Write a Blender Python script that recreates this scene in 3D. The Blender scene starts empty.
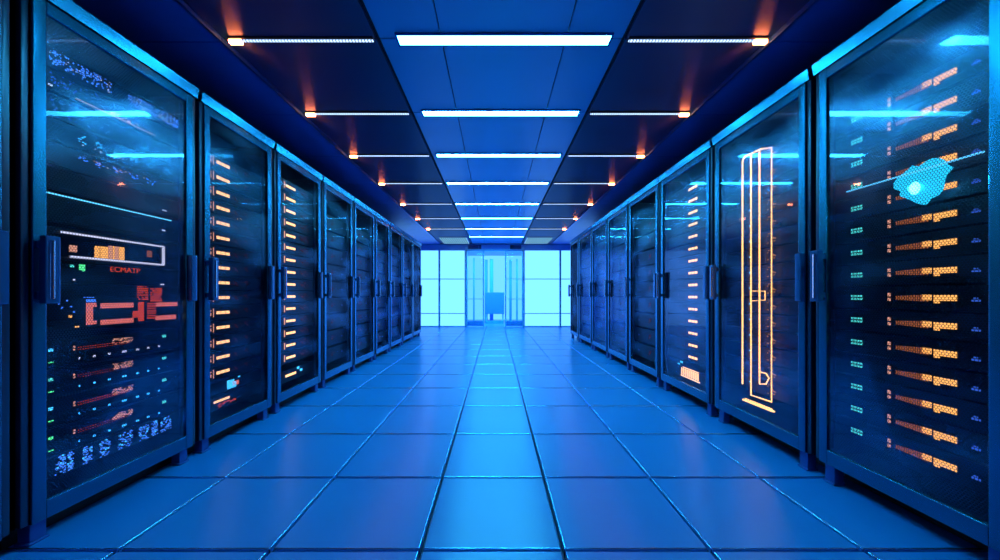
import bpy, bmesh, math, random
from mathutils import Vector, Matrix
random.seed(7)
S = bpy.context.scene
C = S.collection
F = 325.0            # focal length in pixels
CAM_H = 1.0
XL, XR = 1.83, 1.75  # distance of the two rack fronts from the camera axis
ZC = 2.60            # ceiling height

# ------------------------------------------------------------------ materials
def newmat(name):
    m = bpy.data.materials.new(name); m.use_nodes = True
    nt = m.node_tree; nt.nodes.clear()
    out = nt.nodes.new('ShaderNodeOutputMaterial')
    return m, nt, out

def pbr(name, col, rough=0.4, metal=0.0, spec=0.5, noise=0.0, nscale=8.0, bump=0.0, coat=0.0, coat_rough=0.1, aniso=0.0, upright=False):
    m, nt, out = newmat(name)
    p = nt.nodes.new('ShaderNodeBsdfPrincipled')
    p.inputs['Base Color'].default_value = (*col, 1)
    p.inputs['Roughness'].default_value = rough
    p.inputs['Metallic'].default_value = metal
    p.inputs['Specular IOR Level'].default_value = spec
    p.inputs['Coat Weight'].default_value = coat
    p.inputs['Coat Roughness'].default_value = coat_rough
    nt.links.new(p.outputs[0], out.inputs[0])
    if aniso:   # brushed across the aisle, so highlights run along it
        p.inputs['Anisotropic'].default_value = aniso
        cv = nt.nodes.new('ShaderNodeCombineXYZ'); cv.inputs[2 if upright else 1].default_value = 1.0
        nt.links.new(cv.outputs[0], p.inputs['Tangent'])
    tc = nt.nodes.new('ShaderNodeTexCoord')
    n = nt.nodes.new('ShaderNodeTexNoise'); n.inputs['Scale'].default_value = nscale
    n.inputs['Detail'].default_value = 3
    nt.links.new(tc.outputs['Object'], n.inputs['Vector'])
    if noise:
        mr = nt.nodes.new('ShaderNodeMapRange')
        mr.inputs[3].default_value = max(0.02, rough - noise); mr.inputs[4].default_value = rough + noise
        nt.links.new(n.outputs['Fac'], mr.inputs[0]); nt.links.new(mr.outputs[0], p.inputs['Roughness'])
    if bump:
        b = nt.nodes.new('ShaderNodeBump'); b.inputs['Strength'].default_value = bump
        b.inputs['Distance'].default_value = 0.02
        nt.links.new(n.outputs['Fac'], b.inputs['Height']); nt.links.new(b.outputs[0], p.inputs['Normal'])
    return m

def emit(name, col, st):
    m, nt, out = newmat(name)
    e = nt.nodes.new('ShaderNodeEmission'); e.inputs[0].default_value = (*col, 1); e.inputs[1].default_value = st
    nt.links.new(e.outputs[0], out.inputs[0])
    return m

def mth(nt, op, a, b=None, c=None):
    n = nt.nodes.new('ShaderNodeMath'); n.operation = op
    for i, v in enumerate((a, b, c)):
        if v is None: continue
        if isinstance(v, (int, float)): n.inputs[i].default_value = v
        else: nt.links.new(v, n.inputs[i])
    return n.outputs[0]

def emit_dots(name, col, st, pitch, duty):
    """a lit strip seen through a row of slots along x"""
    m, nt, out = newmat(name)
    tc = nt.nodes.new('ShaderNodeTexCoord'); sp = nt.nodes.new('ShaderNodeSeparateXYZ')
    nt.links.new(tc.outputs['Object'], sp.inputs[0])
    fx = mth(nt, 'LESS_THAN', mth(nt, 'FRACT', mth(nt, 'DIVIDE', sp.outputs[0], pitch)), duty)
    s = mth(nt, 'MULTIPLY_ADD', fx, st * 0.8, st * 0.2)
    e = nt.nodes.new('ShaderNodeEmission'); e.inputs[0].default_value = (*col, 1)
    nt.links.new(s, e.inputs[1]); nt.links.new(e.outputs[0], out.inputs[0])
    return m

def pane_mat(name, tint, r0, r1, refl, bump=0.0, k=1.0, sharp=0.3, cloud_gloss=0.0):
    """tinted glass pane: clear transmission plus a soft Fresnel reflection"""
    m, nt, out = newmat(name)
    tr = nt.nodes.new('ShaderNodeBsdfTransparent'); tr.inputs[0].default_value = (*tint, 1)
    gl = nt.nodes.new('ShaderNodeBsdfGlossy'); gl.inputs[0].default_value = (0.45, 0.62, 1, 1)
    tc = nt.nodes.new('ShaderNodeTexCoord')
    mp = nt.nodes.new('ShaderNodeMapping'); mp.inputs['Scale'].default_value = (1, 1.6, 4.0)
    n = nt.nodes.new('ShaderNodeTexNoise'); n.inputs['Scale'].default_value = 1.7; n.inputs['Detail'].default_value = 2
    nt.links.new(tc.outputs['Object'], mp.inputs[0]); nt.links.new(mp.outputs[0], n.inputs['Vector'])
    mr = nt.nodes.new('ShaderNodeMapRange'); mr.inputs[1].default_value = 0.35; mr.inputs[2].default_value = 0.65
    mr.inputs[3].default_value = r0; mr.inputs[4].default_value = r1
    nt.links.new(n.outputs['Fac'], mr.inputs[0]); nt.links.new(mr.outputs[0], gl.inputs['Roughness'])
    if bump:
        b = nt.nodes.new('ShaderNodeBump'); b.inputs['Strength'].default_value = bump; b.inputs['Distance'].default_value = 0.02
        nt.links.new(n.outputs['Fac'], b.inputs['Height']); nt.links.new(b.outputs[0], gl.inputs['Normal'])
    fr = nt.nodes.new('ShaderNodeFresnel'); fr.inputs[0].default_value = 1.5
    fac = mth(nt, 'MINIMUM', mth(nt, 'MULTIPLY_ADD', fr.outputs[0], k, refl), 1.0)
    if cloud_gloss:   # noise patches of rough gloss, imitating cloudy lamp reflections
        m3 = nt.nodes.new('ShaderNodeMapping'); m3.inputs['Scale'].default_value = (1, 1.3, 3.6); m3.inputs['Location'].default_value = (0, 3.1, 1.7)
        n3 = nt.nodes.new('ShaderNodeTexNoise'); n3.inputs['Scale'].default_value = 1.5; n3.inputs['Detail'].default_value = 1
        geo = nt.nodes.new('ShaderNodeNewGeometry')
        nt.links.new(geo.outputs['Position'], m3.inputs[0]); nt.links.new(m3.outputs[0], n3.inputs['Vector'])
        r3 = nt.nodes.new('ShaderNodeMapRange'); r3.interpolation_type = 'SMOOTHSTEP'
        r3.inputs[1].default_value = 0.44; r3.inputs[2].default_value = 0.74; r3.inputs[3].default_value = 0.0; r3.inputs[4].default_value = cloud_gloss
        nt.links.new(n3.outputs['Fac'], r3.inputs[0])
        hz = nt.nodes.new('ShaderNodeBsdfGlossy'); hz.inputs[0].default_value = (0.3, 0.65, 1, 1); hz.inputs['Roughness'].default_value = 0.36
        mh = nt.nodes.new('ShaderNodeMixShader'); nt.links.new(r3.outputs[0], mh.inputs[0])
        nt.links.new(tr.outputs[0], mh.inputs[1]); nt.links.new(hz.outputs[0], mh.inputs[2]); tr = mh
    g2 = nt.nodes.new('ShaderNodeBsdfGlossy'); g2.inputs[0].default_value = (0.7, 0.85, 1, 1); g2.inputs['Roughness'].default_value = 0.03
    m2 = nt.nodes.new('ShaderNodeMixShader'); m2.inputs[0].default_value = sharp
    nt.links.new(gl.outputs[0], m2.inputs[1]); nt.links.new(g2.outputs[0], m2.inputs[2]); gl = m2
    mx = nt.nodes.new('ShaderNodeMixShader')
    nt.links.new(fac, mx.inputs[0]); nt.links.new(tr.outputs[0], mx.inputs[1]); nt.links.new(gl.outputs[0], mx.inputs[2])
    nt.links.new(mx.outputs[0], out.inputs[0])
    return m

def mesh_mat(name, pitch, rad):
    """perforated sheet steel: staggered round holes"""
    m, nt, out = newmat(name)
    tc = nt.nodes.new('ShaderNodeTexCoord'); sp = nt.nodes.new('ShaderNodeSeparateXYZ')
    nt.links.new(tc.outputs['Object'], sp.inputs[0])
    v = mth(nt, 'DIVIDE', sp.outputs[2], pitch * 0.866)
    row = mth(nt, 'FLOOR', v)
    off = mth(nt, 'MULTIPLY', mth(nt, 'MODULO', row, 2.0), 0.5)
    u = mth(nt, 'ADD', mth(nt, 'DIVIDE', sp.outputs[1], pitch), off)
    du = mth(nt, 'SUBTRACT', mth(nt, 'FRACT', u), 0.5)
    dv = mth(nt, 'MULTIPLY', mth(nt, 'SUBTRACT', mth(nt, 'FRACT', v), 0.5), 0.866)
    d = mth(nt, 'SQRT', mth(nt, 'ADD', mth(nt, 'MULTIPLY', du, du), mth(nt, 'MULTIPLY', dv, dv)))
    solid = mth(nt, 'GREATER_THAN', d, rad)
    tr = nt.nodes.new('ShaderNodeBsdfTransparent')
    p = nt.nodes.new('ShaderNodeBsdfPrincipled'); p.inputs['Base Color'].default_value = (0.02, 0.055, 0.11, 1)
    p.inputs['Metallic'].default_value = 1.0
    n = nt.nodes.new('ShaderNodeTexNoise'); n.inputs['Scale'].default_value = 3.5; n.inputs['Detail'].default_value = 1
    mp = nt.nodes.new('ShaderNodeMapping'); mp.inputs['Scale'].default_value = (1, 1, 3.0)
    nt.links.new(tc.outputs['Object'], mp.inputs[0]); nt.links.new(mp.outputs[0], n.inputs['Vector'])
    mr = nt.nodes.new('ShaderNodeMapRange'); mr.inputs[1].default_value = 0.35; mr.inputs[2].default_value = 0.65
    mr.inputs[3].default_value = 0.18; mr.inputs[4].default_value = 0.34
    nt.links.new(n.outputs['Fac'], mr.inputs[0]); nt.links.new(mr.outputs[0], p.inputs['Roughness'])
    mx = nt.nodes.new('ShaderNodeMixShader')
    nt.links.new(solid, mx.inputs[0]); nt.links.new(tr.outputs[0], mx.inputs[1]); nt.links.new(p.outputs[0], mx.inputs[2])
    nt.links.new(mx.outputs[0], out.inputs[0])
    return m

M = dict(
    tile=pbr('floor_tile', (0.012, 0.29, 0.74), 0.30, 0.0, 0.9, aniso=0.75),
    joint=pbr('floor_joint', (0.004, 0.012, 0.05), 0.6),
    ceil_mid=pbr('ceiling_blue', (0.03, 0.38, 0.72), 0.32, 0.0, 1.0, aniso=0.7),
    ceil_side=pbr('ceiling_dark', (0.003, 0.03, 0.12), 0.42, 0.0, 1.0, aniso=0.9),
    soffit=pbr('soffit_blue', (0.02, 0.11, 0.42), 0.38, 0.0, 0.5, noise=0.05),
    plenum=pbr('plenum', (0.002, 0.005, 0.02), 0.7),
    trim=pbr('trim_metal', (0.05, 0.14, 0.4), 0.3, 0.8),
    wall=pbr('wall_blue', (0.01, 0.05, 0.22), 0.5),
    frame=pbr('rack_frame', (0.022, 0.20, 0.34), 0.27, 0.97, 1.0, aniso=0.75, upright=True),
    fascia=pbr('rack_fascia', (0.04, 0.26, 0.42), 0.20, 0.95, 1.0, noise=0.03, nscale=5),
    post=pbr('rack_post', (0.010, 0.05, 0.11), 0.28, 0.4, 1.0),
    cabinet=pbr('rack_cabinet', (0.004, 0.007, 0.016), 0.5, 0.2),
    black=pbr('black_plinth', (0.002, 0.003, 0.006), 0.6),
    foot=pbr('rack_foot', (0.04, 0.12, 0.38), 0.4, 0.5),
    rail=pbr('mounting_rail', (0.02, 0.04, 0.1), 0.35, 0.8),
    handle=pbr('door_handle', (0.025, 0.14, 0.36), 0.25, 0.4, 1.0),
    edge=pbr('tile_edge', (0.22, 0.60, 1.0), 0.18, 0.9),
    chrome=pbr('chrome', (0.75, 0.92, 1.0), 0.12, 1.0),
    chassis=pbr('server_chassis', (0.003, 0.005, 0.011), 0.4, 0.4),
    plate=pbr('server_faceplate', (0.004, 0.006, 0.013), 0.38, 0.3, noise=0.08, nscale=30),
    bezel=pbr('screen_bezel', (0.5, 0.55, 0.7), 0.2, 0.6),
    screen=pbr('dark_screen', (0.003, 0.006, 0.015), 0.12),
    glass=pane_mat('rack_glass', (0.82, 0.86, 0.93), 0.14, 0.30, 0.008, 0.03, 0.15, 0.4, cloud_gloss=0.13),
    wallglass=pane_mat('partition_glass', (0.80, 0.95, 1.0), 0.02, 0.05, 0.02),
    mesh=mesh_mat('perforated_steel', 0.0105, 0.43),
    lamp=emit('lamp_white', (0.05, 0.62, 1.0), 66.0),
    lampdots=emit_dots('lamp_slots', (0.42, 0.62, 1.0), 2.4, 0.02, 0.6),
    tip=emit('lamp_orange', (1.0, 0.20, 0.06), 60.0),
    win=emit('window_daylight', (0.10, 0.36, 1.0), 2.8),
    win_mid=emit('lobby_daylight', (0.07, 0.28, 1.0), 2.8),
    mull=pbr('mullion_blue', (0.22, 0.70, 1.0), 0.35, 0.2),
    header=pbr('header_blue', (0.12, 0.5, 1.0), 0.4),
    darkglass=pbr('dark_transom', (0.008, 0.05, 0.2), 0.2),
    lobby=pbr('lobby_cabinet', (0.05, 0.30, 0.80), 0.4),
    kick=pbr('door_kick', (0.06, 0.42, 0.9), 0.35),
    amber=emit('led_amber', (1.0, 0.42, 0.10), 1.7),
    amber_hot=emit('led_amber_hot', (1.0, 0.46, 0.19), 2.8),
    amber_dim=emit('led_amber_dim', (0.9, 0.25, 0.09), 0.45),
    gold=emit('gold_glow', (1.0, 0.45, 0.12), 4.5),
    gold_dim=emit('gold_glow_dim', (1.0, 0.38, 0.10), 0.9),
    peach=emit('led_peach', (1.0, 0.42, 0.28), 1.0),
    pink=emit('led_pink', (1.0, 0.21, 0.16), 1.1),
    red=emit('led_red', (1.0, 0.09, 0.03), 0.9),
    red_dim=emit('led_red_dim', (0.8, 0.10, 0.04), 0.12),
    green=emit('led_green', (0.10, 0.9, 0.30), 1.6),
    teal=emit('led_teal', (0.10, 0.85, 0.75), 1.3),
    cyan=emit('led_cyan', (0.06, 0.55, 1.0), 2.0),
    cyan_hot=emit('cyan_burst_core', (0.10, 0.85, 1.0), 7.0),
    blue=emit('led_blue', (0.06, 0.24, 1.0), 1.7),
    blue_dim=emit('led_blue_dim', (0.05, 0.16, 0.8), 0.8),
    vent=emit_dots('vent_glints', (0.22, 0.60, 1.0), 1.1, 0.06, 0.4),
    glow=emit('cyan_burst_halo', (0.02, 0.62, 1.0), 1.5),
    white=emit('led_white', (0.75, 0.75, 1.0), 1.3),
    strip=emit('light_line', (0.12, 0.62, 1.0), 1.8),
)

# ------------------------------------------------------------------ mesh helper
class MB:
    def __init__(s): s.v = []; s.f = []; s.mi = []
    def quad(s, pts, mi=0):
        n = len(s.v); s.v += [tuple(p) for p in pts]; s.f.append(tuple(range(n, n + len(pts)))); s.mi.append(mi)
    def box(s, x0, x1, y0, y1, z0, z1, mi=0):
        if x0 > x1: x0, x1 = x1, x0
        if y0 > y1: y0, y1 = y1, y0
        if z0 > z1: z0, z1 = z1, z0
        n = len(s.v)
        s.v += [(x0, y0, z0), (x1, y0, z0), (x1, y1, z0), (x0, y1, z0), (x0, y0, z1), (x1, y0, z1), (x1, y1, z1), (x0, y1, z1)]
        for f in ((0, 3, 2, 1), (4, 5, 6, 7), (0, 1, 5, 4), (1, 2, 6, 5), (2, 3, 7, 6), (3, 0, 4, 7)):
            s.f.append(tuple(n + i for i in f)); s.mi.append(mi)
    def prism(s, pts_xz, y0, y1, mi=0):
        n = len(s.v); k = len(pts_xz)
        s.v += [(x, y0, z) for x, z in pts_xz] + [(x, y1, z) for x, z in pts_xz]
        s.f.append(tuple(n + i for i in range(k))[::-1]); s.mi.append(mi)
        s.f.append(tuple(n + k + i for i in range(k))); s.mi.append(mi)
        for i in range(k):
            j = (i + 1) % k
            s.f.append((n + i, n + j, n + k + j, n + k + i)); s.mi.append(mi)
    def build(s, name, mats, parent=None, org=None, bevel=0.0, seg=2, smooth=False):
        if org is None: org = parent_world(parent) if parent is not None else Vector((0, 0, 0))
        me = bpy.data.meshes.new(name)
        me.from_pydata([(x - org[0], y - org[1], z - org[2]) for x, y, z in s.v], [], s.f)
        if not isinstance(mats, (list, tuple)): mats = [mats]
        for m in mats: me.materials.append(m)
        for p, i in zip(me.polygons, s.mi): p.material_index = i
        me.update()
        bm = bmesh.new(); bm.from_mesh(me); bmesh.ops.recalc_face_normals(bm, faces=bm.faces); bm.to_mesh(me); bm.free()
        o = bpy.data.objects.new(name, me); C.objects.link(o)
        if parent is not None: o.parent = parent
        else: o.location = org
        if bevel:
            b = o.modifiers.new('b', 'BEVEL'); b.width = bevel; b.segments = seg; b.limit_method = 'ANGLE'
            me.shade_smooth() if hasattr(me, 'shade_smooth') else None
            w = o.modifiers.new('w', 'WEIGHTED_NORMAL'); w.keep_sharp = False
        return o

WORLD = {}
def parent_world(o):
    v = Vector((0, 0, 0))
    while o is not None:
        v += Vector(o.location); o = o.parent
    return v

def thing(name, loc, label, cat, group=None):
    o = bpy.data.objects.new(name, None); C.objects.link(o); o.location = loc
    o.empty_display_size = 0.05
    tag(o, label, cat, group); return o
def tag(o, label=None, cat=None, group=None, kind=None):
    if label: o['label'] = label
    if cat: o['category'] = cat
    if group: o['group'] = group
    if kind: o['kind'] = kind
    return o
def struct(name, mb, mats, **k):
    o = mb.build(name, mats, **k); o['kind'] = 'structure'; return o
def copy_tree(o, parent=None):
    c = o.copy(); C.objects.link(c); c.parent = parent
    for ch in list(o.children):
        copy_tree(ch, c)
    return c
ORD = ['topmost', 'second', 'third', 'fourth', 'fifth', 'sixth', 'seventh', 'eighth', 'ninth', 'tenth', 'eleventh',
       'twelfth', 'thirteenth', 'fourteenth', 'fifteenth', 'sixteenth']
def ordl(i): return 'topmost' if i == 0 else ORD[i] + ' from top'

# ------------------------------------------------------------------ floor
xs = [-3.27, -2.68, -2.08, -1.483, -0.885, -0.2936, 0.2643, 0.843, 1.443, 2.03, 2.62, 3.2]
ys = [-0.9, -0.35, 0.21, 0.77, 1.275, 1.781, 2.338, 2.928, 3.495, 4.098, 4.71, 5.33, 5.95, 6.57, 7.19, 7.81, 8.43, 9.05, 9.67, 10.29]
mb = MB()
g = 0.006
for i in range(len(xs) - 1):
    for j in range(len(ys) - 1):
        mb.box(xs[i] + g, xs[i + 1] - g, ys[j] + g, ys[j + 1] - g, -0.028, 0.0)
mb.box(xs[0], xs[-1], ys[0], 13.6, -0.06, -0.029, 1)
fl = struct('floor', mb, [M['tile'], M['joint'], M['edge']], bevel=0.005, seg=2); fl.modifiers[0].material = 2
mb = MB(); mb.box(-3.27, 3.2, 10.30, 13.6, -0.02, 0.0)
struct('floor_lobby', mb, M['tile'])

# ------------------------------------------------------------------ ceiling
rows = [1.20, 2.03, 2.85, 3.71, 4.63, 5.68, 6.75, 7.82, 8.89, 10.1]
XE_L, XE_R = -1.71, 1.72
XI_L, XI_R = -0.735, 0.80
XT_L, XT_R = -0.34, 0.44
allr = [-0.9, -0.2, 0.4] + rows
mb = MB(); g = 0.005
for j in range(len(allr) - 1):
    a, b = allr[j] + 0.004, allr[j + 1] - 0.004
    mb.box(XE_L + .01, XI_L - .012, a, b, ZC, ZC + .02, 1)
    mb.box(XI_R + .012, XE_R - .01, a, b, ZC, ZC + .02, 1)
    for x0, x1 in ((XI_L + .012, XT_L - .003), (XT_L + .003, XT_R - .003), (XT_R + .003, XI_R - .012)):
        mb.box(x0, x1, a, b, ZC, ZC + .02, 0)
mb.box(-3.27, 3.2, -0.9, 13.6, ZC + .021, ZC + .08, 2)
mb.box(-3.2, 3.15, 10.32, 13.15, ZC, ZC + .02, 0)
struct('ceiling', mb, [M['ceil_mid'], M['ceil_side'], M['plenum']], bevel=0.003, seg=1)
for n, (x0, x1) in enumerate(((-3.2, XE_L), (XE_R, 3.15))):
    mb = MB()
    for j in range(len(allr) - 1):
        mb.box(x0, x1, allr[j] + .002, allr[j + 1] - .002, ZC - .02, ZC + .015)
    struct('ceiling_soffit_%d' % (n + 1), mb, M['soffit'], bevel=0.002, seg=1)
    mb = MB(); xe = XE_L if n == 0 else XE_R
    mb.box(xe - .008, xe + .008, -0.9, 10.1, ZC - .026, ZC - .018)
    struct('trim_%d' % (n + 1), mb, M['trim'])

# ------------------------------------------------------------------ walls
for nm, x0, x1 in (('wall_left', -3.27, -3.2), ('wall_right', 3.15, 3.2)):
    mb = MB(); mb.box(x0, x1, -0.9, 13.6, 0, ZC - .001)
    struct(nm, mb, M['wall'])

# end partition: glass wall with a glazed vestibule
Y0 = 10.2
k = Y0 / F
def wx(px): return (px - 495.7) * k
def wz(py): return CAM_H + (295 - py) * k
ztop = wz(250.5)
mb = MB(); mb.box(-3.2, 3.15, Y0 - .02, Y0 + .10, ztop, ZC - .02); struct('wall_back_header', mb, M['header'])
# side luminous frosted windows
def frosted(n, x0, x1):
    e = bpy.data.objects.new('window_%d' % n, None); C.objects.link(e); e.location = (0.5 * (x0 + x1), Y0, 0); e['kind'] = 'structure'
    m = MB(); m.box(x0, x1, Y0 + .04, Y0 + .06, 0.03, ztop); m.build('frosted_pane', M['win'], e)
    m = MB()
    for z in (wz(279), wz(313.5)): m.box(x0, x1, Y0 + .01, Y0 + .04, z - .012, z + .012)
    m.box(x0, x1, Y0 - .02, Y0 + .06, 0.0, 0.03)
    m.box(x0 - .018, x0 + .018, Y0 - .01, Y0 + .05, 0, ztop); m.box(x1 - .018, x1 + .018, Y0 - .01, Y0 + .05, 0, ztop)
    m.build('window_frame', M['mull'], e, bevel=0.003, seg=1)
xv0, xv1 = wx(466.5), wx(523)
frosted(1, -3.18, wx(439)); frosted(2, wx(439.6), xv0 - .04)
frosted(3, xv1 + .04, wx(560)); frosted(4, wx(560.6), 3.13)
# vestibule
e = thing('glass_vestibule', (0.5 * (xv0 + xv1), Y0, 0), 'pale glazed entrance vestibule in the middle of the luminous end wall', 'entrance')
m = MB()
m.box(xv0 - .03, xv0 + .03, Y0 - .06, Y0 + .12, 0, ZC - .1); m.box(xv1 - .03, xv1 + .03, Y0 - .06, Y0 + .12, 0, ZC - .1)
m.box(xv0, xv1, Y0 - .06, Y0 + .10, ztop - .03, ztop + .03)
m.build('outer_frame', M['mull'], e, bevel=.004, seg=1)
xa, xb = wx(483.5), wx(505.6)
for a, b in ((xv0 + .03, xa), (xb, xv1 - .03)):
    m = MB(); m.box(a, b, Y0 - .02, Y0 + .02, .03, wz(321)); m.build('kick_panel', M['kick'], e, bevel=.004, seg=1)
    m = MB(); m.quad([(a, Y0, wz(321)), (b, Y0, wz(321)), (b, Y0, ztop - .03), (a, Y0, ztop - .03)]); m.build('side_pane', M['wallglass'], e)
    m = MB(); c = a if a == xb else b
    m.box(c - .02, c + .02, Y0 - .04, Y0 + .04, 0, ztop - .03); m.build('door_jamb', M['mull'], e, bevel=.003, seg=1)
    for q in (wz(279), wz(299)):
        m = MB(); m.box(a, b, Y0 - .012, Y0 + .012, q - .008, q + .008); m.build('glazing_bar', M['mull'], e)
    m = MB(); w = (b - a) * .62
    if a < 0: m.box(a + .03, a + .03 + w, Y0 - .035, Y0 - .02, wz(249), wz(245.2)); 
    else: m.box(b - .03 - w, b - .03, Y0 - .035, Y0 - .02, wz(249), wz(245.2))
    m.build('transom_window', M['darkglass'], e)
m = MB()
m.box(wx(478.5), wx(481.2), Y0 - .035, Y0 - .02, wz(249), wz(245.2)); m.build('transom_window', M['darkglass'], e)
m = MB()
m.box(wx(510), wx(512.6), Y0 - .035, Y0 - .02, wz(249), wz(245.2)); m.build('transom_window', M['darkglass'], e)
# lobby
YB = 13.2
mb = MB(); mb.quad([(-3.2, YB, 0), (3.15, YB, 0), (3.15, YB, ZC), (-3.2, YB, ZC)]); mb.box(-3.2, 3.15, YB + .02, YB + .1, 0, ZC, 1)
struct('wall_back', mb, [M['win_mid'], M['wall']])
kb = YB / F
def lx(px, Y): return (px - 495.7) * Y / F
def lz(py, Y): return CAM_H + (295 - py) * Y / F
Yc = 11.4
c = thing('lobby_cabinet', (lx(494.5, Yc), Yc, 0), 'plain blue cabinet standing in the lobby behind the glass entrance', 'cabinet')
m = MB(); m.box(lx(484.8, Yc), lx(504.3, Yc), Yc, Yc + .5, lz(314, Yc), lz(292.3, Yc)); m.build('body', M['lobby'], c, bevel=.01)
m = MB(); m.box(lx(485.5, Yc), lx(503.6, Yc), Yc + .03, Yc + .47, 0.0, .10); m.build('plinth', M['kick'], c)
for q in (485.6, 502.2):
    m = MB(); m.box(lx(q, Yc), lx(q + 1.4, Yc), Yc + .05, Yc + .10, .10, lz(314, Yc)); m.build('leg', M['mull'], c)
Yp = 11.9
for i, (px, w, y0, y1) in enumerate(((473.8, 1.5, 258, 320), (486.0, 3.0, 259, 292), (491.5, 3.6, 259, 292), (510.8, 2.4, 259, 320), (517, 1.7, 259, 320))):
    zz0 = 0.0; zz1 = lz(y0, Yp)
    yy = Yp + .2 * (i % 2)
    m = MB(); m.box(lx(px - w / 2, Yp), lx(px + w / 2, Yp), yy, yy + .08, zz0, zz1)
    o = m.build('lobby_post', M['kick'], org=Vector((lx(px, Yp), yy, 0)), bevel=.005, seg=1)
    tag(o, ['thin blue post just inside the entrance side pane beside the narrow dark transom',
            'slim blue post behind the lobby cabinet, close to its edge',
            'wide blue post behind the middle of the lobby cabinet',
            'wider blue post beyond the entrance pane, next to the lobby cabinet',
            'narrow blue post beyond the entrance pane, close to its outer frame'][i], 'post')

# ------------------------------------------------------------------ ceiling lights
ORDL = ['first', 'second', 'third', 'fourth', 'fifth', 'sixth', 'seventh', 'eighth', 'ninth']
cx0 = [-0.60, -0.605, -0.635, -0.67, -0.69, -0.70, -0.71, -0.72, -0.72]
cx1 = [0.71, 0.71, 0.72, 0.735, 0.745, 0.75, 0.75, 0.76, 0.76]
for i, y in enumerate(rows[:9]):
    if i == 0: continue
    x0, x1 = cx0[i], cx1[i]
    lab = 'long white strip light in the blue middle ceiling, %s visible counting toward the glass wall' % ORDL[i - 1]
    t = thing('ceiling_strip_light', (0.5 * (x0 + x1), y, ZC), lab, 'ceiling light', 'long white strip lights down the middle ceiling')
    wd = .038
    m = MB()
    m.box(x0 - .012, x1 + .012, y - wd - .012, y - wd, ZC - .012, ZC + .004); m.box(x0 - .012, x1 + .012, y + wd, y + wd + .012, ZC - .012, ZC + .004)
    m.box(x0 - .012, x0, y - wd, y + wd, ZC - .012, ZC + .004); m.box(x1, x1 + .012, y - wd, y + wd, ZC - .012, ZC + .004)
    m.build('frame', M['trim'], t)
    m = MB(); m.box(x0, x1, y - wd, y + wd, ZC - .008, ZC); m.build('diffuser', M['lamp'], t)
for side in (-1, 1):
    for i, y in enumerate(rows[1:8]):
        x0, x1 = ((XI_L - .03, XE_L + .05) if side < 0 else (XI_R + .03, XE_R - .03))
        rowname = 'red display row' if side < 0 else 'golden loop row'
        t = thing('slotted_light', (0.5 * (x0 + x1), y, ZC),
                  'slotted ceiling light with orange tip, %s along above the %s' % (ORDL[i], rowname), 'ceiling light',
                  'thin slotted side ceiling lights')
        m = MB(); lo, hi = min(x0, x1), max(x0, x1)
        m.box(lo, hi, y - .020, y + .020, ZC - .010, ZC); m.build('housing', M['plenum'], t)
        m = MB(); m.box(lo, hi, y - .007, y + .007, ZC - .016, ZC - .0101); m.build('lit_slot', M['lampdots'], t)
        m = MB(); tx = x1
        m.box(tx - side * .075, tx, y - .011, y + .011, ZC - .030, ZC - .0101); m.build('orange_tip', M['tip'], t)
# perforated grilles over the far end, their glints built as emission
for side in (-1, 1):
    x0, x1 = (XI_L - .05, XE_L + .1) if side < 0 else (XI_R + .05, XE_R - .1)
    lo, hi = min(x0, x1), max(x0, x1)
    t = thing('ceiling_vent', (0.5 * (lo + hi), 9.3, ZC), 'white glinting louvred ceiling grille near the glass wall, over the ' + ('red display row' if side < 0 else 'golden loop row'), 'vent')
    m = MB(); m.box(lo, hi, 8.98, 10.0, ZC - .008, ZC); m.build('tray', M['trim'], t)
    m = MB()
    for q in range(14): m.box(lo + .03, hi - .03, 9.02 + q * .07, 9.05 + q * .07, ZC - .03, ZC - .009)
    m.build('louver', M['vent'], t)  # slats emit to imitate white glints

# ------------------------------------------------------------------ racks
BL = [0.49, 1.245, 2.005, 2.691, 3.438, 4.188, 4.94, 5.637, 6.402, 7.183, 8.005]
BR = [1.075, 1.801, 2.629, 3.483, 4.30, 5.11, 5.937, 6.87, 7.655]
DESC_L = ['narrow sliver of a blue-framed cabinet before the cabinet with the red graphic display',
          'large mesh-fronted server cabinet holding the red graphic display and white-framed screen',
          'blue-framed server cabinet with a column of amber lights beside the red display cabinet',
          'glass-fronted cabinet with a narrow amber column, third along from the red display cabinet',
          'glass-fronted dark cabinet with a few faint lights, fourth along the red display row',
          'dark glass-fronted server cabinet, fifth along the red display row',
          'dark glass-fronted server cabinet, sixth along the red display row',
          'dark glass-fronted server cabinet, seventh along the red display row',
          'dark glass-fronted server cabinet, eighth along the red display row',
          'dark glass-fronted server cabinet, last of the red display row by the glass wall']
DESC_R = ['large mesh-fronted server cabinet with stepped amber bars and a cyan glow',
          'mesh-fronted server cabinet with tall golden glowing loops inside',
          'glass-fronted cabinet with one amber column beside the golden loop cabinet',
          'dark glass-fronted cabinet, fourth along the golden loop row',
          'dark glass-fronted cabinet, fifth along the golden loop row',
          'dark glass-fronted cabinet, sixth along the golden loop row',
          'dark glass-fronted cabinet, seventh along the golden loop row',
          'dark glass-fronted cabinet, last of the golden loop row by the glass wall']
ZT = 2.265

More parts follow.
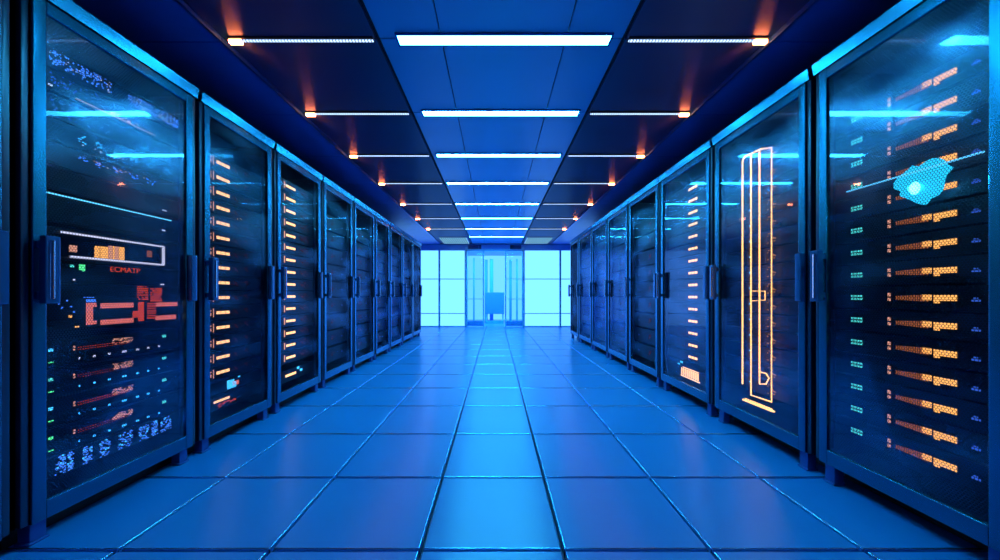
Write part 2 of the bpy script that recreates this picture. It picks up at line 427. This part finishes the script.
def make_rack(side, X, y0, y1, zb, label, mesh=False):
    zg0 = zb + .075; zg1 = 2.147
    y0 += .013; y1 -= .013
    yc = .5 * (y0 + y1)
    sx = lambda d: side * (X + d)       # d metres behind the front face
    r = thing('server_rack', (sx(0.45), yc, 0), label, 'server rack', 'server cabinets lining the aisle')
    # hollow body
    m = MB(); t = .02; D = 1.0
    m.box(sx(.03), sx(D), y0, y0 + t, zb, ZT - .03); m.box(sx(.03), sx(D), y1 - t, y1, zb, ZT - .03)
    m.box(sx(.03), sx(D), y0 + t, y1 - t, zb, zb + .03); m.box(sx(.03), sx(D), y0 + t, y1 - t, ZT - .06, ZT - .03)
    m.box(sx(D - .02), sx(D), y0 + t, y1 - t, zb + .03, ZT - .06)
    m.build('cabinet_body', M['cabinet'], r)
    m = MB()
    m.box(sx(.010), sx(.05), y0, y0 + .024, zb + .004, ZT - .062); m.box(sx(.010), sx(.05), y1 - .024, y1, zb + .004, ZT - .062)
    m.build('corner_post', M['post'], r, bevel=.003, seg=1)
    # cornice leaning slightly out over the aisle
    m = MB()
    m.prism([(sx(-.002), ZT - .060), (sx(-.012), ZT - .004), (sx(-.010), ZT), (sx(.06), ZT), (sx(.06), ZT - .060)], y0, y1)
    m.build('top_fascia', M['fascia'], r)
    # plinth and feet
    m = MB(); m.box(sx(.10 if side < 0 else .16), sx(.9), y0 + .01, y1 - .01, 0.001, zb); m.build('plinth', M['black'], r)
    for a in (y0 + .035, y1 - .085):
        m = MB(); m.box(sx(.025), sx(.075), a, a + .05, 0.0005, zb + .002); m.box(sx(.018), sx(.082), a - .006, a + .056, 0.0005, .012)
        m.build('foot', M['foot'], r, bevel=.003, seg=1)
    # door
    a, b = y0 + .026, y1 - .026
    st = .042
    m = MB()
    m.box(sx(0), sx(.028), a, a + st, zb, ZT - .066); m.box(sx(0), sx(.028), b - st, b, zb, ZT - .066)
    m.box(sx(0.0005), sx(.027), a + st, b - st, zb, zg0); m.box(sx(0.0005), sx(.027), a + st, b - st, zg1, ZT - .066)
    d = m.build('door', M['frame'], r, bevel=.004, seg=2)
    m = MB(); xg = sx(.010)
    m.quad([(xg, a + st, zg0), (xg, b - st, zg0), (xg, b - st, zg1), (xg, a + st, zg1)])
    m.build('glass_pane', M['glass'], d, org=parent_world(r))
    if mesh:
        m = MB(); xg = sx(.020)
        m.quad([(xg, a + st, zg0), (xg, b - st, zg0), (xg, b - st, zg1), (xg, a + st, zg1)])
        m.build('perforated_panel', M['mesh'], d, org=parent_world(r))
    # pull handle and, on the other stile, the slim catch
    if side < 0: hy0, hy1, ky0, ky1 = a + .002, a + .048, b - .036, b + .002
    else: hy0, hy1, ky0, ky1 = b - .048, b - .002, a - .002, a + .036
    z0, z1 = .965, 1.238
    m = MB(); m.box(sx(-.050), sx(-.020), hy0, hy1, z0, z1); m.box(sx(-.022), sx(.0), hy0 + .006, hy1 - .006, z0 + .02, z0 + .05); m.box(sx(-.022), sx(.0), hy0 + .006, hy1 - .006, z1 - .05, z1 - .02)
    h = m.build('door_handle', M['handle'], d, org=parent_world(r), bevel=.005, seg=2)
    m = MB(); yy = hy0 + .018; n0 = 20
    for q in range(n0):
        a0, a1 = 2 * math.pi * q / n0, 2 * math.pi * (q + 1) / n0
        P = [(sx(-.050) + .008 * math.cos(t_), yy + .008 * math.sin(t_)) for t_ in (a0, a1)]
        m.quad([(*P[0], z0 + .02), (*P[1], z0 + .02), (*P[1], z1 - .02), (*P[0], z1 - .02)])
    m.build('chrome_edge', M['chrome'], d, org=parent_world(r)).data.shade_smooth()
    m = MB(); m.box(sx(-.026), sx(.0), ky0, ky1, z0, z1)
    if not (side > 0 and y0 < 1.2): m.build('door_catch', M['handle'], d, org=parent_world(r), bevel=.004, seg=1)
    for q in (.4, 1.15, 1.9):
        pass
    # rails
    for q in (a + .005, b - .03):
        m = MB(); m.box(sx(.051), sx(.058), q, q + .022, zg0, zg1); m.build('mounting_rail', M['rail'], r)
    return r, a + st, b - st, zg0, zg1

racksL = [make_rack(-1, XL, BL[i], BL[i + 1], .088, DESC_L[i], i in (0, 1, 2)) for i in range(len(BL) - 1)]
racksR = [make_rack(1, XR, BR[i], BR[i + 1], .105, DESC_R[i], i in (0, 1)) for i in range(len(BR) - 1)]

# ------------------------------------------------------------------ servers
DF = .045      # face of the equipment behind the rack front
class Unit:
    """one rack-mounted unit; y is world depth, z relative to the row centre"""
    def __init__(s, side, y0, y1, zc, h, name, label, cat, group=None, deep=.7, plate='plate'):
        s.side = side; s.X = XL if side < 0 else XR; s.zc = zc
        s.y0, s.y1 = y0 - .012, y1 + .012
        s.r = thing(name, (side * (s.X + DF + .02), .5 * (y0 + y1), zc - h / 2), label, cat, group)
        m = MB(); m.box(s.x(.008), s.x(deep), s.y0 + .012, s.y1 - .012, zc - h / 2, zc + h / 2 - .002); m.build('chassis', M['chassis'], s.r)
        m = MB(); m.box(s.x(0), s.x(.0079), s.y0, s.y1, zc - h / 2 + .001, zc + h / 2 - .003); m.build('faceplate', M[plate], s.r)
    def x(s, d): return s.side * (s.X + DF + .018 + d)
    def light(s, name, mat, rects):
        """rects: (y0, y1, z0, z1) relative z; boxes standing 3 mm off the plate"""
        m = MB()
        for a, b, c, d in rects: m.box(s.x(-.003), s.x(0), a, b, s.zc + c, s.zc + d)
        return m.build(name, M[mat], s.r)

def place_copies(proto, zs, labels):
    out = [proto]
    for z, l in zip(zs, labels):
        c = copy_tree(proto); c.location.z += z; c['label'] = l; out.append(c)
    return out

def dots(y0, y1, z0, z1, n, w, h, rnd=random):
    out = []
    for _ in range(n):
        a = rnd.uniform(y0, y1 - w); c = rnd.uniform(z0, z1 - h)
        out.append((a, a + w, c, c + h))
    return out

# ---- right 1: stepped amber bars
r, ya, yb, zg0, zg1 = racksR[0]
XI = 578.5 + 3
Y = lambda px: XI / (px - 495.7)
P_AMB = .1121
hs = [.885 - P_AMB * i for i in range(15)]
def lab_amber(i): return 'black server with a stepped amber bar in the cyan-glow cabinet, %s' % ordl(i)
def build_amber(i, z):
    u = Unit(1, ya, yb, CAM_H + z, P_AMB * .93, 'rack_server', lab_amber(i), 'server', 'servers with stepped amber bars')
    u.light('status_light', 'peach', [(Y(885.5), Y(883), .006, .022), (Y(885.5), Y(883), -.016, -.002)])
    tk = []
    n = 15
    for q in range(n):
        px = 891 + q * 2.2; hh = .006 + .016 * (q / n)
        tk.append((Y(px + .9), Y(px), -.006 - hh / 2, .004 + hh / 2))
    u.light('port_lights', 'amber_dim', tk)
    u.light('activity_light', 'amber', [(Y(926), Y(917), -.010, .014)])
    u.light('amber_bar', 'amber_hot' if i in (3, 4, 5) else 'amber', [(Y(934), Y(928.5), -.022, .012), (Y(943.8), Y(934.4), -.012, .012), (Y(951), Y(944.4), -.012, .012)])
    u.light('blue_light', 'blue_dim', [(Y(974.5), Y(966), -.013, -.005), (Y(972), Y(968), -.002, .002)])
    u.light('edge_light', 'peach', [(Y(987), Y(985), .004, .022), (Y(987), Y(985), -.020, -.002)])
    cl = []
    for a in range(4):
        for b in range(2): cl.append((Y(847 + a * 3 + 1.7), Y(847 + a * 3), -.012 + b * .014, -.003 + b * .014))
    u.light('port_cluster', 'teal', cl)
    return u
proto = build_amber(0, hs[0])
place_copies(proto.r, [-P_AMB * i for i in range(1, 15)], [lab_amber(i) for i in range(1, 15)])

# cyan light lines, then an added cyan glow that imitates a reflection burst
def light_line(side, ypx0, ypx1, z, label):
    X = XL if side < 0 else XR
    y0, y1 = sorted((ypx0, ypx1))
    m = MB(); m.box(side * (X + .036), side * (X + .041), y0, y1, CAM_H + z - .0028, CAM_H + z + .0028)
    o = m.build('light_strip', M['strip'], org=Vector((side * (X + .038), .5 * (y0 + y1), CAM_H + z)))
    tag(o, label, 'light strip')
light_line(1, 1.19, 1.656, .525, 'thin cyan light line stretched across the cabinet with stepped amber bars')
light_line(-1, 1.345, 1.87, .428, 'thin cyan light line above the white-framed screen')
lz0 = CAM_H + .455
t = thing('cyan_burst', (XR + .036, 1.385, lz0), 'cyan glow imitating a reflection behind the mesh door of the stepped amber bar cabinet', 'lamp')
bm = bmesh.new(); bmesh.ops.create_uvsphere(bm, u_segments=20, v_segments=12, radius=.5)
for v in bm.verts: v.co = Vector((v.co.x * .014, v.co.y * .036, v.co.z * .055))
me = bpy.data.meshes.new('burst_core'); bm.to_mesh(me); bm.free(); me.materials.append(M['cyan_hot'])
o = bpy.data.objects.new('burst_core', me); C.objects.link(o); o.parent = t
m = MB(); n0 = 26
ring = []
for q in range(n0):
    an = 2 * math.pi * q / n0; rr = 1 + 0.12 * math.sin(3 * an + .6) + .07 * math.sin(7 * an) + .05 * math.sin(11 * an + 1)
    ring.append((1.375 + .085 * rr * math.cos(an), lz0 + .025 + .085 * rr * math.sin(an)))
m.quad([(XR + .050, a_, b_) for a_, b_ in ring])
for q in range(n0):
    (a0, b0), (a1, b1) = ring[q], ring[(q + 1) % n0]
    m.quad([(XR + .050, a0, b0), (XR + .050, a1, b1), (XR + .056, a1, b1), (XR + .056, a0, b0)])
m.build('diffuser', M['glow'], t)  # glowing blob shaped like the halo of the imitated burst
L = bpy.data.lights.new('cyan_burst_fill', 'POINT'); L.energy = 3; L.color = (0.03, .6, 1); L.shadow_soft_size = .02  # added point light spreading the imitated burst
lo = bpy.data.objects.new('cyan_burst_fill', L); C.objects.link(lo); lo.location = (-.035, 0, 0); lo.parent = t

# ---- right 2: dark units behind the golden loops
r, ya, yb, zg0, zg1 = racksR[1]
def lab_dark2(i): return 'dim server behind the golden loops, %s' % ordl(i)
def build_dark2():
    u = Unit(1, ya, yb, CAM_H + .93, .105, 'rack_server', lab_dark2(0), 'server', 'dim servers behind the golden loops')
    u.light('red_light', 'red_dim', dots(2.0, 2.2, -.04, .04, 26, .004, .004) + dots(1.90, 1.95, -.045, .045, 16, .004, .005))
    u.light('blue_light', 'cyan', [(2.312, 2.322, .0, .012)])
    u.light('gold_light', 'gold_dim', dots(2.10, 2.17, -.045, .045, 14, .010, .005))
    return u
p2 = build_dark2()
place_copies(p2.r, [-.111 * i for i in range(1, 15)], [lab_dark2(i) for i in range(1, 15)])

def tube(name, pts, rad, mat, parent):
    cu = bpy.data.curves.new(name, 'CURVE'); cu.dimensions = '3D'; cu.bevel_depth = rad * .8; cu.bevel_resolution = 3
    org = parent_world(parent)
    sp = cu.splines.new('POLY'); sp.points.add(len(pts) - 1)
    for p, q in zip(sp.points, pts): p.co = (q[0] - org.x, q[1] - org.y, q[2] - org.z, 1)
    cu.materials.append(M[mat])
    tmp = bpy.data.objects.new(name, cu); me = bpy.data.meshes.new_from_object(tmp); bpy.data.objects.remove(tmp)
    o = bpy.data.objects.new(name, me); C.objects.link(o); o.parent = parent
    return o
xo = XR + .040
def G(px, py):  # a point of the golden assembly, which lies in the plane x = xo
    y = F * xo / (px - 495.7); return (xo, y, CAM_H + (295 - py) * y / F)
gl = thing('golden_loop', (xo, 2.2, .25), 'tall golden glowing tube loops running down inside the mesh cabinet', 'light')
tube('outer_tube', [G(742.5, 384), G(742.5, 161), G(745, 156.5), G(762, 148.5)], .0062, 'gold', gl)
tube('inner_tube', [G(771.5, 402), G(751, 395), G(751, 154)], .0058, 'gold', gl)
tube('middle_tube', [G(759.5, 373), G(759.5, 151)], .0058, 'gold', gl)
tube('edge_tube', [G(771.5, 402), G(771.5, 147.5), G(762, 149)], .0040, 'gold', gl)
tube('bulb_loop', [G(759.5, 372), G(766, 373.5), G(769, 378), G(766, 384), G(759.5, 384), G(759.5, 372)], .0055, 'gold', gl)
tube('crosspiece', [G(750.5, 291), G(765, 291), G(765, 300), G(750.5, 301), G(750.5, 291)], .0036, 'gold', gl)
tube('base_bar', [G(743, 399.5), G(774, 411.5)], .0085, 'gold', gl)
m = MB()
for q in range(12):
    p = G(746 + q * 2.3, 397.5 + q * .9); m.box(xo - .003, xo + .003, p[1] - .004, p[1] + .004, p[2] - .028, p[2] - .005)
m.build('comb_teeth', M['gold'], gl)
m = MB()
for z in (.5, 1.0, 1.45, 1.85): m.box(xo + .006, xo + .020, 2.06, 2.36, z - .010, z + .010)
m.build('mounting_bracket', M['rail'], gl)

# ---- right 3
r, ya, yb, zg0, zg1 = racksR[2]
XI = (XR + DF + .018) * F
def build_bar(side, ya, yb, z, h, label, group, px0, px1, XI, mat='amber_hot', extra=()):
    u = Unit(side, ya, yb, CAM_H + z, h, 'rack_server', label, 'server', group)
    f = lambda px: XI / abs(px - 495.7)
    w = (px1 - px0) / 3
    rc = []
    for q in range(3):
        a, b = sorted((f(px0 + q * w), f(px0 + q * w + w * .84)))
        rc.append((a, b, -.011, .010))
    u.light('amber_bar', mat, rc)
    return u, f
def lab_r3(i): return 'black server with three short amber blocks beyond the golden loop cabinet, %s' % ordl(i)
u, f = build_bar(1, ya, yb, .985, .104, lab_r3(0), 'servers of the amber column beyond the golden loops', 688.8, 697.8, XI)
u.light('red_light', 'red_dim', dots(f(697), f(676), -.03, .03, 24, .007, .005))
place_copies(u.r, [-.1115 * i for i in range(1, 15)], [lab_r3(i) for i in range(1, 15)])
u = Unit(1, ya, yb, CAM_H - .735, .12, 'patch_panel', 'bright amber slotted panel at the bottom of the cabinet beyond the golden loops', 'patch panel')
sl = []
for q in range(9):
    a = f(681.5 + q * 2.0); sl.append((a - .016, a, -.035 - .0, .03))
u.light('slot_light', 'amber_hot', sl); u.light('glow_line', 'amber_hot', [(f(700), f(681), -.05, -.040), (f(699), f(683), .036, .043)])
u.light('blue_light', 'cyan', [(f(683), f(680.5), .075, .09), (f(680), f(678), .05, .06)])

# ---- left 2
r, ya, yb, zg0, zg1 = racksL[2]
XI = (XL + DF + .018) * F
def lab_l2(i): return 'black server with short amber blocks beside the red display cabinet, %s' % ordl(i)
u, f = build_bar(-1, ya, yb, .905, .098, lab_l2(0), 'servers of the wide amber column', 216.5, 230, XI)
u.light('side_light', 'peach', [(f(209), f(211), -.02, .0), (f(209), f(211), .012, .02), (f(213), f(213.6), -.03, .03)])
u.light('red_light', 'red_dim', dots(f(231), f(248), -.02, .02, 16, .006, .004))
place_copies(u.r, [-.1025 * i for i in range(1, 15)], [lab_l2(i) for i in range(1, 15)])
u = Unit(-1, ya, yb, CAM_H - .635, .085, 'rack_server', 'server with a blue glowing fan and red light low in the wide amber column cabinet', 'server')
u.light('blue_fan_light', 'cyan', [(f(227), f(229.5), -.03, .03), (f(229.5), f(236), -.03, .01), (f(230), f(234), .012, .028), (f(238), f(240), .03, .04)])
u.light('red_fan_light', 'pink', [(f(232), f(238.5), -.018, .012)])
u = Unit(-1, ya, yb, CAM_H - .735, .095, 'patch_panel', 'panel with one long amber line at the bottom of the wide amber column cabinet', 'patch panel')
u.light('amber_line', 'amber_hot', [(f(213.7), f(229.3), .004, .018)])
u.light('red_light', 'red', dots(f(216), f(236), -.035, -.008, 20, .012, .005))

# ---- left 3
r, ya, yb, zg0, zg1 = racksL[3]
def lab_l3(i): return 'black server with small amber blocks in the narrow amber column, %s' % ordl(i)
u, f = build_bar(-1, ya, yb, .99, .104, lab_l3(0), 'servers of the narrow amber column', 286.2, 295.6, XI)
u.light('side_light', 'peach', [(f(284), f(284.8), -.03, .03)])
u.light('red_light', 'red_dim', dots(f(299), f(310), -.03, .03, 20, .007, .005))
place_copies(u.r, [-.1115 * i for i in range(1, 15)], [lab_l3(i) for i in range(1, 15)])
u = Unit(-1, ya, yb, CAM_H - .735, .11, 'patch_panel', 'panel with one amber line at the bottom of the narrow amber column cabinet', 'patch panel')
u.light('amber_line', 'amber_hot', [(f(285.5), f(295.8), -.008, .012)])
u.light('blue_light', 'cyan', [(f(297), f(299), .03, .05), (f(300), f(302), .0, .02)])

# ---- left 1: red graphic display, screen, rows of small lights
r, ya, yb, zg0, zg1 = racksL[1]
XI = (XL + DF + .018) * F
f = lambda px: XI / (495.7 - px)
def pxr(x0, x1, y0, y1, zc):
    """a rectangle given by its picture corners, as depth and height"""
    a, b = f(x0), f(x1); mid = .5 * (a + b)
    return (a, b, (295 - y1) * mid / F - zc, (295 - y0) * mid / F - zc)
# bulk of tiny blue dots at top
def dotunit(z, h, label, rects, name='network_switch'):
    u = Unit(-1, ya, yb, CAM_H + z, h, name, label, 'network switch', None)
    for nm, mat, rr in rects: u.light(nm, mat, rr)
    return u
dotunit(1.015, .09, 'top unit dotted with dense blue lights above the white-framed screen', [
    ('blue_lights', 'blue', dots(f(49), f(112), -.03, .035, 120, .004, .005) + dots(f(128), f(179), -.03, .03, 130, .005, .005)),
    ('white_lights', 'white', dots(f(49), f(112), -.025, .03, 14, .003, .003) + dots(f(128), f(179), -.025, .02, 22, .005, .003))])
dotunit(.918, .09, 'unit with faint blue dots and a fine peach line, second from top above the screen', [
    ('blue_lights', 'blue_dim', dots(f(49), f(150), -.02, .035, 110, .004, .004)),
    ('peach_lights', 'peach', [(f(76 + q * 1.6), f(76.6 + q * 1.6), -.034, -.030) for q in range(50)] + dots(f(110), f(140), -.03, -.01, 24, .005, .003)),
    ('white_light', 'white', [(f(48), f(52), -.028, -.022)])])
dotunit(.815, .10, 'dark unit with sparse blue dots, third from top above the screen', [
    ('blue_lights', 'blue_dim', dots(f(50), f(180), -.04, .03, 60, .004, .004))])
dotunit(.71, .10, 'unit with pale blue clustered dots, fourth from top above the screen', [
    ('blue_lights', 'cyan', sum([dots(f(78 + q * 17), f(87 + q * 17), -.02, .02, 9, .005, .003) for q in range(6)], [])),
    ('white_lights', 'white', dots(f(76), f(130), -.03, -.015, 10, .005, .003))])
dotunit(.605, .10, 'unit with lilac clustered dots, fifth from top above the screen', [
    ('blue_lights', 'blue', sum([dots(f(78 + q * 17), f(88 + q * 17), -.0, .03, 10, .005, .003) for q in range(5)], [])),
    ('peach_lights', 'peach', dots(f(80), f(150), .01, .03, 14, .005, .003))])
dotunit(.50, .10, 'dark unit directly above the long cyan light line', [('white_light', 'white', [(f(162), f(166), -.02, -.014)])])
dotunit(.375, .13, 'dark unit between the cyan light line and the white-framed screen', [('white_light', 'white', [(f(162), f(165), -.01, -.004)])])
# screen unit
zc = .222
u = Unit(-1, ya, yb, CAM_H + zc, .15, 'rack_console', 'white-framed rack screen showing orange blocks above the red graphic display', 'screen')
a, b = f(60), f(162); z0, z1 = -.052, .052
fr = MB(); w = .0045
fr.box(u.x(-.012), u.x(-.003), a, b, CAM_H + zc + z1 - w, CAM_H + zc + z1 + w)
fr.box(u.x(-.012), u.x(-.003), a + .03, b, CAM_H + zc + z0 - w, CAM_H + zc + z0 + w)
fr.box(u.x(-.012), u.x(-.003), b - w, b + w, CAM_H + zc + z0, CAM_H + zc + z1)
fr.build('lit_frame', M['white'], u.r)
m = MB(); m.box(u.x(-.004), u.x(-.0001), a, b, CAM_H + zc + z0, CAM_H + zc + z1); m.build('display', M['screen'], u.r)
def on(name, mat, rects):
    m = MB()
    for a_, b_, c_, d_ in rects: m.box(u.x(-.0055), u.x(-.0041), a_, b_, CAM_H + zc + c_, CAM_H + zc + d_)
    m.build(name, M[mat], u.r)
on('orange_block', 'amber', [(f(93.5), f(98.5), -.045, .01), (f(99.5), f(107), -.045, .012), (f(112), f(113.5), -.045, .02), (f(118), f(123.5), -.045, .02)])
on('pale_block', 'peach', [(f(68), f(76), -.03, .0), (f(107.6), f(111.5), -.045, .02), (f(114), f(117.5), -.045, .02)])
on('faint_block', 'amber_dim', [(f(146), f(151), -.015, .02)])
# small indicators and orange lettering unit
zc = .0985
u = Unit(-1, ya, yb, CAM_H + zc, .094, 'rack_controller', 'controller with orange lettering and a green light beneath the white-framed screen', 'controller')
u.light('green_light', 'green', [(f(79), f(81), .015, .042), (f(82), f(84.5), .010, .042), (f(81), f(82), .02, .036)])
u.light('cyan_light', 'teal', [(f(70), f(73.5), .026, .036)])
tx = bpy.data.curves.new('lettering', 'FONT'); tx.body = 'ECMATP'; tx.size = .036; tx.extrude = .001
tx.align_x = 'LEFT'; tx.materials.append(M['red'])
tmp = bpy.data.objects.new('lettering', tx); tme = bpy.data.meshes.new_from_object(tmp); bpy.data.objects.remove(tmp)
to = bpy.data.objects.new('lettering', tme); C.objects.link(to); to.parent = u.r
wp = Vector((u.x(-.0015), f(109.5), CAM_H + zc + .017)); to.location = wp - parent_world(u.r)
to.rotation_euler = (math.pi / 2, 0, math.pi / 2)
u.light('white_light', 'white', [(f(73), f(74.5), -.035, -.027), (f(160), f(164), -.042, -.036)])
# red graphic display
zc = -.05
u = Unit(-1, ya, yb, CAM_H + zc, .20, 'graphic_display', 'red graphic display of thick block strokes low in the mesh cabinet', 'display')
R = lambda *q: pxr(*q, zc)
u.light('thick_stroke', 'pink', [R(86, 92.5, 302.8, 324.8), R(92.5, 96, 302.8, 307), R(92.5, 96, 320.5, 324)])
u.light('upper_stroke', 'pink', [R(100.5, 133, 303, 308)])
u.light('lower_stroke', 'pink', [R(100.5, 133, 318.8, 323.6)])
u.light('middle_stroke', 'red', [R(138, 143.5, 302, 321), R(132.5, 138, 311, 317.5)])
u.light('far_upper_stroke', 'pink', [R(156, 177, 302.3, 306.3)])
u.light('far_lower_stroke', 'pink', [R(155.5, 175.5, 315.2, 319.6)])
gr = []
for c in range(7):
    for r_ in range(7):
        if random.random() < .8: gr.append(pxr(137 + c * 1.6, 138.1 + c * 1.6, 286 + r_ * 2.1, 287.2 + r_ * 2.1, zc))
        if random.random() < .85: gr.append(pxr(150.5 + c * 1.6, 151.8 + c * 1.6, 288 + r_ * 2.0, 289.4 + r_ * 2.0, zc))
for c in range(6):
    for r_ in range(7): gr.append(pxr(147 + c * 1.5, 148 + c * 1.5, 303 + r_ * 2.4, 304.2 + r_ * 2.4, zc))
u.light('dot_matrix', 'red', gr)
u.light('blue_lights', 'blue', [pxr(83 + i * 1.9, 84 + i * 1.9, 297, 297.8, zc) for i in range(6)] + [pxr(86, 95.5, 299.5, 302, zc)] + [pxr(53 + random.random() * 22, 54.5 + random.random() * 0, 0, 0, zc)][:0] + [pxr(x, x + 1.4, y, y + 1.5, zc) for x, y in ((52, 298), (58, 303), (66, 300), (61, 307), (73, 311), (70, 306))])
u.light('orange_light', 'amber', [pxr(68.5, 71.5, 315.2, 317.6, zc), pxr(75, 78.5, 326, 327.5, zc)])
# four units with dotted rows
for i, z in enumerate((-.2335, -.3585, -.4835, -.6085)):
    u = Unit(-1, ya, yb, CAM_H + z - .02, .12, 'network_switch', 'switch with dotted peach row and teal end light below the red display, %s of four' % ('first', 'second', 'third', 'last')[i], 'network switch', 'dotted switches below the red display')
    o = .02
    near = ['cyan', 'teal', 'cyan', 'teal'][i]
    u.light('near_light', near if i < 3 else 'green', [(f(48.3), f(52.5), o - .007, o + .005)])
    u.light('green_light', 'green', [(f(48.3), f(53), o - .056, o - .051)])
    u.light('far_light', 'teal', [(f(162), f(165.8), o - .008, o + .006)])
    u.light('white_light', 'peach', [(f(73.2), f(74.8), o - .003, o + .005), (f(73.2), f(74.8), o - .015, o - .008)])
    u.light('dotted_line', 'red', [(f(78 + q * 2.4), f(78.6 + q * 2.4), o - .005 - e_, o - .003 - e_) for q in range(22) for e_ in (0, .010)])
    u.light('peach_cluster', 'peach', dots(f(112), f(133), o - .012, o + .018, 60, .006, .0028))
    u.light('cyan_dots', 'cyan' if i else 'white', [(f(x), f(x + w_), o - .058, o - .050) for x, w_ in ((78.5, 1), (93, 2), (108, 2), (122, 4), (136, 2.5), (147, 2), (158, 1.4))])
u = Unit(-1, ya, yb, CAM_H - .737, .09, 'network_switch', 'bottom unit with clumps of blue lights, lowest in the red display cabinet', 'network switch')
bl = []; ch = []
for q, (a_, b_) in enumerate(((54, 66), (67, 74), (82, 93), (99, 110), (117, 133), (138, 149), (151, 158), (160, 171))):
    bl += dots(f(a_), f(b_), -.042, .040, 46, .005, .004)
    ch += dots(f(a_), f(b_), -.03, .04, 5, .008, .005)
u.light('blue_lights', 'blue', bl); u.light('cyan_lights', 'cyan', ch)

# ---- dark units in the remaining cabinets
def fill_dark(side, idx, word, n=9, led=True, top=.92):
    rk = (racksL if side < 0 else racksR)[idx]
    _, ya, yb, _, _ = rk
    row = 'red display row' if side < 0 else 'golden loop row'
    lab = lambda i: 'dark server in the %s cabinet of the %s, %s' % (word, row, ordl(i))
    pit = (top + .78) / n
    u = Unit(side, ya, yb, CAM_H + top - pit / 2, pit * .9, 'rack_server', lab(0), 'server', 'dark servers in the farther cabinets')
    y = ya + (yb - ya) * .35
    if led:
        u.light('status_light', 'red_dim', dots(y, y + .12, -.03, .03, 6, .012, .008))
    u.light('blue_light', 'blue_dim', [(yb - .12, yb - .10, -.01, .0)])
    place_copies(u.r, [-pit * i for i in range(1, n)], [lab(i) for i in range(1, n)])
WORDS = {3: 'fourth', 4: 'fifth', 5: 'sixth', 6: 'seventh', 7: 'eighth', 8: 'ninth'}
for i, w in ((4, 'fourth'), (5, 'fifth'), (6, 'sixth'), (7, 'seventh'), (8, 'eighth')): fill_dark(-1, i, w)
for i, w in ((3, 'fourth'), (4, 'fifth'), (5, 'sixth'), (6, 'seventh')): fill_dark(1, i, w)

# ------------------------------------------------------------------ light, world, camera
L = bpy.data.lights.new('lobby_fill', 'AREA'); L.energy = 150; L.color = (.15, .65, 1); L.shape = 'RECTANGLE'; L.size = 4; L.size_y = 1.0  # added fill that brightens the posts and cabinet behind the entrance
lo = bpy.data.objects.new('lobby_fill', L); C.objects.link(lo); lo.location = (0, 10.9, ZC - .05)

w = bpy.data.worlds.new('world'); S.world = w; w.use_nodes = True
w.node_tree.nodes['Background'].inputs[0].default_value = (0.01, 0.05, 0.25, 1)
w.node_tree.nodes['Background'].inputs[1].default_value = 0.35

cam = bpy.data.cameras.new('camera'); co = bpy.data.objects.new('camera', cam); C.objects.link(co)
co.location = (0, 0, CAM_H); co.rotation_euler = (math.pi / 2, 0, 0)
cam.sensor_width = 36; cam.lens = F * 36 / 1000; cam.clip_start = .02
cam.shift_x = (500 - 495.7) / 1000; cam.shift_y = (295 - 280) / 1000
S.camera = co
S.view_settings.view_transform = 'Standard'; S.view_settings.look = 'None'
S.view_settings.gamma = 1; S.view_settings.exposure = 0.0; S.view_settings.use_curve_mapping = False
S.cycles.use_denoising = True
S.cycles.max_bounces = 8; S.cycles.glossy_bounces = 5; S.cycles.transparent_max_bounces = 16
S.cycles.caustics_reflective = True
S.cycles.sample_clamp_indirect = 6
